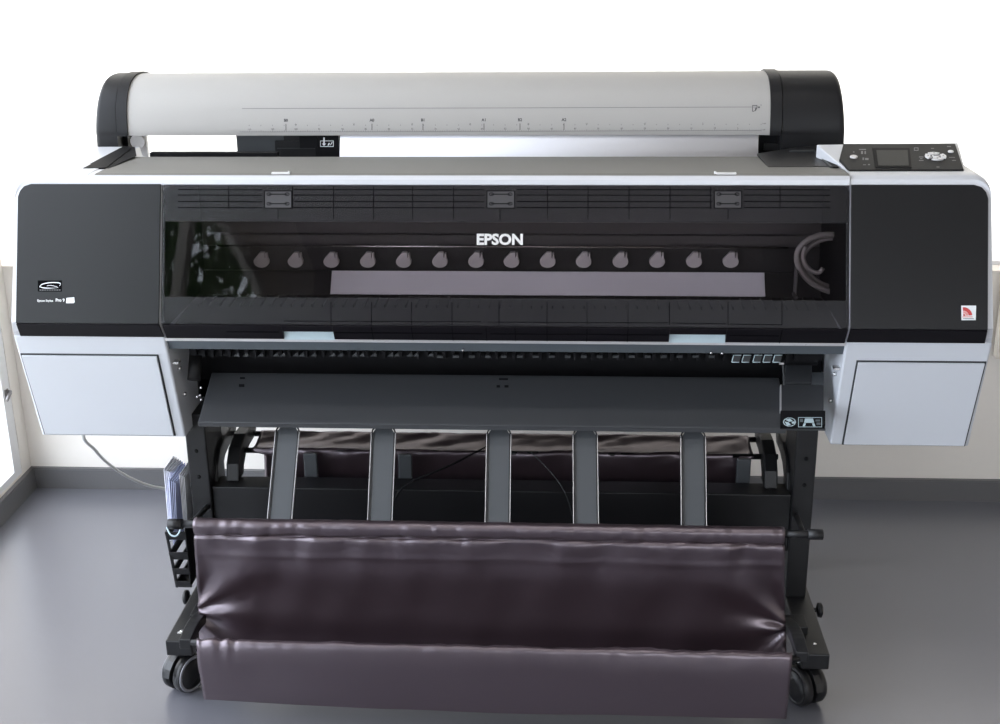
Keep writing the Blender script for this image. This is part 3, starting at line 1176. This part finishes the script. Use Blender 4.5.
for px, py, rr, m in ((853.8, 157.4, .0075, 'lattice'), (950.7, 152.2, .0055, 'key')):
    e = MB()
    e.lathe(cp(px, py, .004), PN, [(0, rr), (.002, rr), (.003, rr * .85)], 20)
    bt = e.build('button', 'roller' if m == 'lattice' else 'key', podo)
    bt['label'] = 'grey power button' if m == 'lattice' else 'white pause button'

# ------------------------------------------------------------------ loaded paper (roll above, sheet across the slot and the platen)
paper = empty('paper_roll', (.1, .57, 1.04), 'white roll of paper loaded under the silver roll cover', 'paper')
PX0, PX1 = -.352, .5465
e = MB()
e.lathe((PX0, .575, 1.135), (1, 0, 0), [(0, .026), (0, .048), (PX1 - PX0, .048), (PX1 - PX0, .026)], 40)
e.build('roll', 'paper', paper)
e = MB()
path = crom([(.529, 1.125, 0), (.478, 1.106, 0), (.444, 1.079, 0), (.427, 1.046, 0), (.414, 1.016, 0)], 5)
prof = [(p.x, p.y) for p in path]
inn = [(y + .0012, z) for y, z in prof]
e.loft([[(PX0, y, z) for y, z in prof + inn[::-1]], [(PX1, y, z) for y, z in prof + inn[::-1]]], True)
e.build('sheet', 'paper', paper)
e = MB()
pa, pb = U(331, 283, 'y', .275).x, U(765, 283, 'y', .275).x
e.prism([(x, y, z) for x, y, z in ((pa, .2600, .7735), (pa, .2610, .7725), (pa, .2945, .8150), (pa, .2930, .8155))],
        [(x, y, z) for x, y, z in ((pb, .2600, .7735), (pb, .2610, .7725), (pb, .2945, .8150), (pb, .2930, .8155))])
e.build('sheet', 'paper', paper)

# ------------------------------------------------------------------ stand
stand = empty('printer_stand', (0, .25, 0), 'black steel stand on casters carrying the printer', 'stand')
for s in (-1, 1):
    e = MB()
    e.box(min(s * .617, s * .661), max(s * .617, s * .661), .14, .26, .134, .535)
    e.box(min(s * .56, s * .662), max(s * .56, s * .662), .14, .40, .53, .545)
    lg = e.build('leg', 'stand', stand, .003)
    e = MB()
    for z in (.46, .40):
        e.lathe((s * .64, .141, z), (0, -1, 0), [(0, .0045), (.002, .0045), (.003, .002)], 12)
    split_pieces(e.build('bolt', 'deepblack', lg))
    e = MB()
    e.box(min(s * .617, s * .672), max(s * .617, s * .672), -.083, .62, .099, .134)
    ft = e.build('foot', 'stand', stand, .003)
    e = MB()
    kp = U(186, 597, 'z', .120) if s < 0 else U(819, 610, 'z', .120)
    yk = kp.y
    e.tube([(s * .668, yk, .120), (s * .684, yk, .120)], .005, 8)
    e.lathe((s * .680, yk, .120), (s, 0, 0), [(0, .006), (.003, .0155), (.010, .0165), (.013, .011)], 14)
    e.build('leveling_knob', 'stand', stand)
    e = MB()
    px, py = (206, 645) if s < 0 else (802, 656)
    e.lathe((s * .648, -.045, .134), (0, 0, 1), [(0, .004), (.0015, .004), (.002, .002)], 10)
    if s < 0:
        e.box(-.655, -.637, -.055, -.048, .134, .1352)
    split_pieces(e.build('bolt', 'screw', ft))
e = MB()
e.box(-.617, .617, .15, .208, .24, .372)
e.build('crossbar', 'stand', stand, .002)


def caster(x, y, rot, light):
    o = bpy.data.objects.new('caster', None)
    COL.objects.link(o)
    o.location = (x, y, 0)
    o.parent = stand
    o.matrix_parent_inverse = Matrix.Translation(-Vector(stand.location))
    ax = Vector((math.cos(rot), math.sin(rot), 0))
    r = .0415
    base = Vector((x, y, 0))
    for sg in (-1, 1):
        e = MB()
        c0 = base + Vector((0, 0, r)) + ax * sg * .007
        e.use('rubber').lathe(c0, ax * sg, [(0, r * .8), (.001, r), (.015, r), (.019, r * .93)], 28)
        e.use('castergrey' if light else 'rubber').lathe(c0, ax * sg, [(.018, r * .95), (.0195, r * .93), (.0195, r * .80), (.018, r * .78)], 28)
        e.use('rubber').lathe(c0, ax * sg, [(.016, r * .78), (.020, r * .74), (.021, r * .3), (.021, .001)], 24)
        wmesh = e.build('caster_wheel', None, None)
        wmesh.parent = o
        wmesh.matrix_parent_inverse = Matrix.Translation(-base)
    e = MB().use('rubber')
    dirn = Vector((-ax.y, ax.x, 0))
    arc = []
    for k in range(9):
        t = math.radians(10 + 160 * k / 8)
        arc.append(base + Vector((0, 0, r)) + (dirn * math.cos(t) + Vector((0, 0, 1)) * math.sin(t)) * (r + .004))
    for a_, b_ in zip(arc, arc[1:]):
        e.prism([a_ - ax * .006, b_ - ax * .006, b_ + ax * .006, a_ + ax * .006], [p + (p - base - Vector((0, 0, r))).normalized() * .006 for p in (a_ - ax * .006, b_ - ax * .006, b_ + ax * .006, a_ + ax * .006)])
    e.lathe(base + Vector((0, 0, .084)), (0, 0, 1), [(0, .018), (.008, .020), (.0155, .020)], 16)
    hd = e.build('caster_fork', None, None)
    hd.parent = o
    hd.matrix_parent_inverse = Matrix.Translation(-base)
    return o


caster(-.651, -.047, math.radians(-28), True)
caster(.635, -.045, math.radians(25), False)
caster(-.645, .57, math.radians(15), False)
caster(.645, .57, math.radians(-20), False)

# ------------------------------------------------------------------ paper basket
basket = empty('paper_basket', (0, -.09, .2), 'brown satin paper basket slung across the front of the black stand', 'basket')
e = MB()
e.tube([(-.633, -.09, .404), (.566, -.09, .404)], .0075, 12)
e.tube([(.56, -.09, .4035), (.632, -.09, .4035)], .0075, 12)
e.lathe((.608, -.09, .4035), (1, 0, 0), [(0, .0105), (.028, .0105), (.029, .008)], 14)
e.lathe((-.608, -.09, .404), (-1, 0, 0), [(0, .0105), (.028, .0105), (.029, .008)], 14)
e.build('front_rod', 'stand', basket)
e = MB()
for s in (-1, 1):
    e.tube([(s * .60, -.09, .402), (s * .617, .02, .36), (s * .628, .14, .33)], .006, 8)
split_pieces(e.build('rod_arm', 'stand', basket))
# lower rod and the arms that carry it from the feet
e = MB()
e.tube([(-.585, -.178, .192), (.592, -.178, .184)], .006, 10)
e.build('lower_rod', 'stand', basket)
for s in (-1, 1):
    e = MB()
    x = s * .597
    pts = crom([(x, .02, .145), (x, -.05, .175), (x, -.12, .192), (x, -.18, .188)], 4)
    rings = []
    for p in pts:
        rings.append([p + Vector((dx, 0, dz)) for dx, dz in ((-.012, -.011), (.012, -.011), (.012, .011), (-.012, .011))])
    e.loft(rings, False)
    e.box(min(s * .585, s * .64), max(s * .585, s * .64), -.01, .04, .134, .152)
    e.build('support_arm', 'stand', basket, .002)

# cloth: over the front rod, down into the sag, up over the lower rod and down in front
NXC, NS = 190, 30


def cloth(name, keys, x0f, x1f, disp, nper=14, thick=.0016, mid=None):
    path = crom([(0, y, z) for y, z in keys], nper)
    L = len(path)
    e = MB()
    rows = []
    for i, p in enumerate(path):
        s = i / (L - 1)
        t = (path[min(i + 1, L - 1)] - path[max(i - 1, 0)]).normalized()
        n = Vector((0, t.z, -t.y))
        row = []
        for j in range(NXC + 1):
            u = j / NXC
            x = x0f(s) + (x1f(s) - x0f(s)) * u
            d, dx, dz = disp(u, s, x, i)
            row.append(e.bm.verts.new(Vector((x + dx, p.y, p.z + dz)) + n * d))
        rows.append(row)
    for i in range(L - 1):
        for j in range(NXC):
            f = e.bm.faces.new((rows[i][j], rows[i][j + 1], rows[i + 1][j + 1], rows[i + 1][j]))
            f.smooth = True
    o = e.build(name, 'satin', basket)
    so = o.modifiers.new('solid', 'SOLIDIFY'); so.thickness = thick; so.offset = 0
    return o


def nz(x, y, z=0.):
    return noise.noise(Vector((x, y, z)))


# front cloth: keys go from behind the rod, over it, sag and ridge, flap
FK = [(-.079, .396), (-.082, .413), (-.092, .4155), (-.1015, .408), (-.100, .392), (-.093, .384), (-.098, .376), (-.094, .350), (-.086, .30), (-.078, .25), (-.075, .20), (-.078, .145), (-.094, .095), (-.125, .085), (-.155, .13), (-.170, .188), (-.181, .2010), (-.191, .195), (-.1935, .165), (-.190, .12), (-.186, .087), (-.182, .065)]
NK = len(FK) - 1


def fdisp(u, s, x, i):
    k = s * NK
    d = 0.
    dz = 0.
    dx = 0.
    # gathers along the rod seam
    if k < 7:
        w = math.exp(-((k - 3.5) / 2.2) ** 2)
        d += w * (.0022 * nz(x * 38, 3.1, k * .25) + .0016 * nz(x * 90, 7.7, k * .4))
    if 4 < k < 14:
        w = math.exp(-((k - 6.2) / 1.6) ** 2)
        d += .0055 * w * (nz(x * 14, 11., k * .2)) + .0028 * w * nz(x * 34, 5., k * .5)
        # soft vertical folds
        w2 = min(1, (k - 4) / 2) * (1 if k < 11 else max(0, (14 - k) / 3))
        d += w2 * (.0075 * nz(x * 5.2, k * .08, 2.2) + .0034 * nz(x * 13 + k * .25, k * .16, 9.))
        # a crease line a little below the seam
        d += .0011 * math.exp(-((k - 7.25 - .12 * nz(x * 5, 0, 3)) / .16) ** 2)
        # pinches fanning out from a gathered point at either side
        for side, c in ((u, 10.0), (1 - u, 10.2)):
            h, v = side * 1.14, (k - c) * .047
            r = math.hypot(h, v)
            th = math.atan2(v, h + .012)
            d += .0075 * math.sin(th * 8.0 + 1.1) * math.exp(-r / .085) * min(1, r / .018)
            ang = k - c
            pin = .003 * math.exp(-side * 14) * math.exp(-(ang / 1.3) ** 2)
            dx += pin if side == u else -pin
    if 13 < k < 18.5:
        w = math.exp(-((k - 15.9) / 1.5) ** 2)
        d += w * (.0038 * nz(x * 18, 1.1, k * .3) + .0022 * nz(x * 55, 4.1, k * .5)) * (.35 + 1.1 * u)
        if u < .07:
            d += w * .0060 * nz(x * 70, 2.2, 4.) + w * .0012 * math.sin(x * 230)
        dz += -.004 * u * w
    if k >= 17:
        w = min(1, (k - 17) / 1.5)
        d += w * (.004 * nz(x * 3.3, k * .3, 6.6) + .0015 * nz(x * 9, k * .6, 1.2))
        bow = math.sin(PI * min(1, u * 1.02)) 
        dz += -(.012 * u + .009 * bow) * max(0, (k - 19) / 2)
    return d, dx, dz


def edge_l(s):
    k = s * NK
    return -.584 - .020 * math.exp(-((k - 11) / 3) ** 2) + .014 * max(0, min(1, (k - 12) / 4))


def edge_r(s):
    k = s * NK
    return .563 + .026 * math.exp(-((k - 11.5) / 3.2) ** 2) + .012 * max(0, min(1, (k - 12) / 4))


cloth('basket_cloth', FK, edge_l, edge_r, fdisp)

# rear cloth across the two rear rods
RK = [(.332, .30), (.340, .36), (.343, .415), (.336, .425), (.31, .421), (.28, .419), (.25, .4215), (.243, .4235), (.238, .416), (.241, .39), (.25, .34), (.27, .28)]
def rdisp(u, s, x, i):
    k = s * (len(RK) - 1)
    d = .0025 * nz(x * 16 + k * .8, 8.8, k * .5) + .0016 * nz(x * 46, 3.3, k * .6)
    if 3 < k < 7:
        d += .004 * nz(x * 13 + k * .7, 1.8, k * .3)
    return d, 0, 0
NXC = 130
cloth('rear_cloth', RK, lambda s: -.548 + .05 * max(0, min(1, (s - .72) / .06)), lambda s: .548 - .022 * max(0, min(1, (s - .72) / .06)), rdisp, 8)
e = MB()
e.tube([(-.655, .338, .418), (.60, .338, .418)], .0062, 10)
e.tube([(-.60, .245, .4175), (.60, .245, .4175)], .0062, 10)
split_pieces(e.build('rear_rod', 'stand', basket))
for s in (-1, 1):
    for xo, lift in ((.578, 0), (.625, -.004)):
        e = MB()
        pts = crom([(.205, .372), (.225, .405), (.27, .432), (.33, .440), (.37, .430)], 5) if False else None
        pr = [(.176, .373), (.186, .41), (.215, .437), (.262, .450), (.345, .4455), (.362, .434), (.345, .412), (.29, .412), (.252, .405), (.228, .388), (.222, .373)]
        pr = [(y, z + lift) for y, z in pr]
        e.profx(pr, s * xo - .014, s * xo + .014)
        e.build('rear_arm', 'stand', basket, .003)
# pads hanging between crossbar and rear rod
for px in (309, 404, 745):
    a = U(px, 463, 'y', .2)
    e = MB()
    e.box(a.x - .015, a.x + .015, .212, .222, .36, .425)
    e.build('rod_support', 'strapgrey', basket, .003)

# the five guide straps with hooks
for pt, pb, wt in ((288.5, 280, 21), (384, 380, 24), (499, 497.5, 21), (585, 586, 22), (693, 694, 23)):
    yt = .035
    yb_ = -.082
    zt_, zb_ = .566, .4135
    xc_t = U(pt, 425, 'y', yt).x
    xc_b = U(pb, 519, 'y', yb_).x
    e = MB().use('strapgrey')
    hw_ = .0205
    up = Vector((0, yt - yb_, zt_ - zb_)).normalized()
    nn = Vector((0, -up.z, up.y))
    def sp(x, t):
        return Vector((xc_b + (xc_t - xc_b) * t + x, yb_ + (yt - yb_) * t, zb_ + (zt_ - zb_) * t))
    e.plate([sp(-hw_, 0), sp(hw_, 0), sp(hw_, .93), sp(hw_ * .82, .96), sp(hw_ * .82, 1), sp(-hw_ * .82, 1), sp(-hw_ * .82, .96), sp(-hw_, .93)], nn, .003)
    e.use('stand')
    for sg in (-1, 1):
        e.plate([sp(sg * hw_, 0), sp(sg * (hw_ + .003), 0), sp(sg * (hw_ + .003), .92), sp(sg * hw_, .92)], nn, .006)
    e.use('edge')  # bright strips paint the light caught along the strap edges
    for sg in (-1, 1):
        e.plate([sp(sg * (hw_ + .003), 0), sp(sg * (hw_ + .0042), 0), sp(sg * (hw_ + .0042), .92), sp(sg * (hw_ + .003), .92)], nn, .0062)
    st_ = e.build('guide_strap', None, basket)
    e = MB()
    for sg in (-1, 1):
        e.tube(crom([sp(sg * (hw_ + .003), .92) + nn * .003, sp(sg * (hw_ + .001), .955) + nn * .003, sp(sg * (hw_ - .001), .965) + nn * .003, sp(sg * (hw_ + .002), .985) + nn * .003, sp(sg * (hw_ + .002), 1.01) + nn * .003], 4), .0016, 6)
    split_pieces(e.build('strap_hook', 'stand', st_))
for px in (199, 258, 740):
    pass

# ------------------------------------------------------------------ rack with booklets on the left leg
rack = empty('side_rack', (-.69, .12, .16), 'black plastic slatted rack hanging beside the left stand leg', 'rack')
e = MB()
RXa, RXb, RY0, RY1 = -.705, -.664, .085, .24
e.box(RXb - .001, RXb + .002, RY0, RY1, .165, .305)
e.box(RXa, RXb, RY1 - .006, RY1, .165, .345)
e.box(RXa + .012, RXb, RY0, RY1, .165, .170)
e.prism([(RXa, RY0 - .008, .300), (RXa + .005, RY0 - .008, .300), (RXa + .005, RY0 - .002, .300), (RXa, RY0 - .002, .300)],
        [(RXa + .010, RY0 - .006, .165), (RXa + .016, RY0 - .006, .165), (RXa + .016, RY0, .165), (RXa + .010, RY0, .165)])
e.build('rack_frame', 'stand', rack, .001)
zs = [(.279, .300), (.232, .252), (.196, .213), (.165, .183)]
e = MB()
for i, (z0_, z1_) in enumerate(zs):
    sh = .004 * i
    e.prism([(RXa + sh, RY0 - .004, z0_), (RXb + .004, RY0 - .004, z0_), (RXb + .004, RY0, z0_), (RXa + sh, RY0, z0_)], [(RXa + sh, RY0 - .004 - .006, z1_), (RXb + .004, RY0 - .010, z1_), (RXb + .004, RY0 - .006, z1_), (RXa + sh, RY0 - .006, z1_)])
    e.box(RXa + sh, RXa + sh + .004, RY0, RY1, z0_, z1_)
split_pieces(e.build('rack_slat', 'stand', rack, .001))
e = MB()
e.tube(crom([(-.700, .08, .31), (-.690, .07, .297), (-.675, .07, .297), (-.662, .08, .325)], 5), .002, 6)
e.build('rack_hook', 'tab', rack)


def booklet(x, y0, y1, z0, z1, lean, t, label, m='paper'):
    e = MB()
    for k in range(4):
        o_ = t * k / 4
        f = .3 * k
        a_ = [(x + o_, y0 + .002 * k, z0), (x + o_ + t * .2, y0 + .002 * k, z0), (x + o_ + t * .2 + .006 * f, y1, z0), (x + o_ + .006 * f, y1, z0)]
        e.prism(a_, [(p[0] + lean + .004 * f, p[1], z1 - .003 * k) for p in a_])
    o = e.build('booklet', m, None)
    tag(o, label, 'booklet', None)
    return o


MT['bluepaper'] = mat('pale_blue_paper', (.52, .56, .78, 1), .6, 0, 0, 100, .02)
booklet(-.726, .16, .232, .235, .407, .004, .008, 'white folded booklet standing in the side rack, outermost of the papers')
booklet(-.7085, .13, .228, .235, .396, .006, .008, 'pale blue booklet standing between white papers in the side rack', 'bluepaper')
booklet(-.688, .15, .232, .235, .400, .002, .006, 'white folded paper standing in the side rack, nearest to the stand leg')

# ------------------------------------------------------------------ cords
e = MB()
pts = [(-.905, .455, .508), U(84, 430, 'y', .46), U(95, 450, 'y', .53), U(110, 465, 'y', .62), U(130, 478, 'y', .72), U(150, 486, 'y', .79), U(166, 489, 'y', .83), (-.90, .86, .006), (-.75, .88, .006), (-.5, .89, .006)]
pts[5].z = max(pts[5].z, .03); pts[6].z = max(pts[6].z, .012)
e.tube(crom(pts, 6), .0042, 8)
tag(e.build('power_cord', 'cord'), 'grey white power cord hanging from the left ink bay to the floor by the baseboard', 'cord')
e = MB()
pts = [U(493, 444, 'y', .19), U(478, 451, 'y', .17), U(455, 463, 'y', .14), U(430, 474, 'y', .12), U(408, 483, 'y', .11), U(396, 497, 'y', .10), U(392, 512, 'y', .10), U(391, 535, 'y', .10)]
e.tube(crom(pts, 5), .0021, 6)
tag(e.build('signal_cable', 'deepblack'), 'thin black cable sagging in front of the stand crossbar, between the second and third straps', 'cable')
e = MB()
pts = [U(531, 452, 'y', .19), U(545, 466, 'y', .16), U(560, 484, 'y', .13), U(569, 503, 'y', .11), U(574, 525, 'y', .10)]
e.tube(crom(pts, 5), .0011, 6)
tag(e.build('tie_string', 'chassis'), 'thin dark string slanting down behind the cloth, between the third and fourth straps', 'string')

# ------------------------------------------------------------------ tree outside the left window, seen mirrored in the cover pane
tree = empty('garden_tree', (-2.6, -5.2, -.12), 'dark green leafy tree outside the left window, mirrored in the cover pane', 'tree')
e = MB()
tb = Vector((-2.6, -5.2, -.12))
e.tube([tb, tb + Vector((.1, .1, 1.2)), tb + Vector((-.05, .2, 2.4)), tb + Vector((.1, .1, 3.6))], [.14, .12, .09, .05], 10)
e.build('trunk', 'bark', tree)
e = MB()
for i in range(3600):
    while True:
        v = Vector((random.uniform(-1, 1), random.uniform(-1, 1), random.uniform(-1, 1)))
        if .25 < v.length < 1:
            break
    p = tb + Vector((v.x * 1.0, v.y * 1.5, 3.1 + v.z * 1.7))
    L = random.uniform(.12, .26)
    d = Vector((random.gauss(0, .5), random.gauss(0, .5), -1 + random.gauss(0, .35))).normalized()
    sd = d.cross(Vector((random.gauss(0, 1), random.gauss(0, 1), random.gauss(0, 1)))).normalized() * L * .14
    e.face([p, p + d * L * .45 + sd, p + d * L, p + d * L * .45 - sd])
fo = e.build('foliage', 'leaf', tree)
fo['kind'] = 'stuff'

# ------------------------------------------------------------------ unseen ceiling lamps, added for highlights on the cloth seams and lip
def emis(name, col, k):
    m = bpy.data.materials.new(name)
    m.use_nodes = True
    b_ = m.node_tree.nodes['Principled BSDF']
    b_.inputs['Base Color'].default_value = (.8, .8, .8, 1)
    b_.inputs['Emission Color'].default_value = col
    b_.inputs['Emission Strength'].default_value = k
    return m


MT['glow'] = emis('lamp_diffuser', (1, .97, .95, 1), 10)
for yl, lab in ((-.55, 'unseen long ceiling lamp added for highlights, nearest above the printer'), (-2.1, 'unseen long ceiling lamp added for highlights, above the middle of the room')):
    lamp = empty('added_ceiling_lamp', (.2, yl, ZC), lab, 'lamp', 'added ceiling lamps')
    e = MB(); e.box(-.9, 1.3, yl - .08, yl + .08, ZC - .07, ZC)
    e.build('lamp_body', 'frame', lamp, .004)
    e = MB(); e.box(-.88, 1.28, yl - .065, yl + .065, ZC - .078, ZC - .069)
    e.build('diffuser', 'glow', lamp)

# ------------------------------------------------------------------ light
wd = bpy.data.worlds.new('sky')
SC.world = wd
wd.use_nodes = True
nt = wd.node_tree
bg = nt.nodes['Background']
tcw = nt.nodes.new('ShaderNodeTexCoord')
sx = nt.nodes.new('ShaderNodeVectorMath')
sx.operation = 'DOT_PRODUCT'
sx.inputs[1].default_value = (-.80, -.60, 0)
nt.links.new(tcw.outputs['Generated'], sx.inputs[0])
ramp = nt.nodes.new('ShaderNodeMapRange')       # the sun stands behind thin cloud to the front left
ramp.interpolation_type = 'SMOOTHSTEP'
ramp.inputs[1].default_value = -.2
ramp.inputs[2].default_value = .7
ramp.inputs[3].default_value = 1.7
ramp.inputs[4].default_value = 6.5
nt.links.new(sx.outputs['Value'], ramp.inputs[0])
mxw = nt.nodes.new('ShaderNodeMix')
mxw.data_type = 'RGBA'
mxw.inputs[6].default_value = (1, .94, .86, 1)
mxw.inputs[7].default_value = (.83, .885, 1, 1)
r2 = nt.nodes.new('ShaderNodeMapRange')
r2.inputs[1].default_value = 0
r2.inputs[2].default_value = .6
nt.links.new(sx.outputs['Value'], r2.inputs[0])
nt.links.new(r2.outputs[0], mxw.inputs[0])
nt.links.new(mxw.outputs[2], bg.inputs[0])
nt.links.new(ramp.outputs[0], bg.inputs[1])


def portal(name, loc, rot, sx, sy):
    l = bpy.data.lights.new(name, 'AREA')
    l.shape = 'RECTANGLE'
    l.size, l.size_y = sx, sy
    l.cycles.is_portal = True
    o = bpy.data.objects.new(name, l)
    COL.objects.link(o)
    o.location = loc
    o.rotation_euler = rot
    return o


portal('window_portal', ((XL + WX1) / 2, YB + .16, (SILL + WZ1) / 2), (PI / 2, 0, PI), WX1 - XL, WZ1 - SILL)
portal('window_portal', ((FX0 + FX1) / 2, YF - .15, (FZ0 + FZ1) / 2), (PI / 2, 0, 0), FX1 - FX0, FZ1 - FZ0)
portal('window_portal', (XL - .08, (LY0 + LY1) / 2, (LZ0 + LZ1) / 2), (PI / 2, 0, -PI / 2), LY1 - LY0, LZ1 - LZ0)
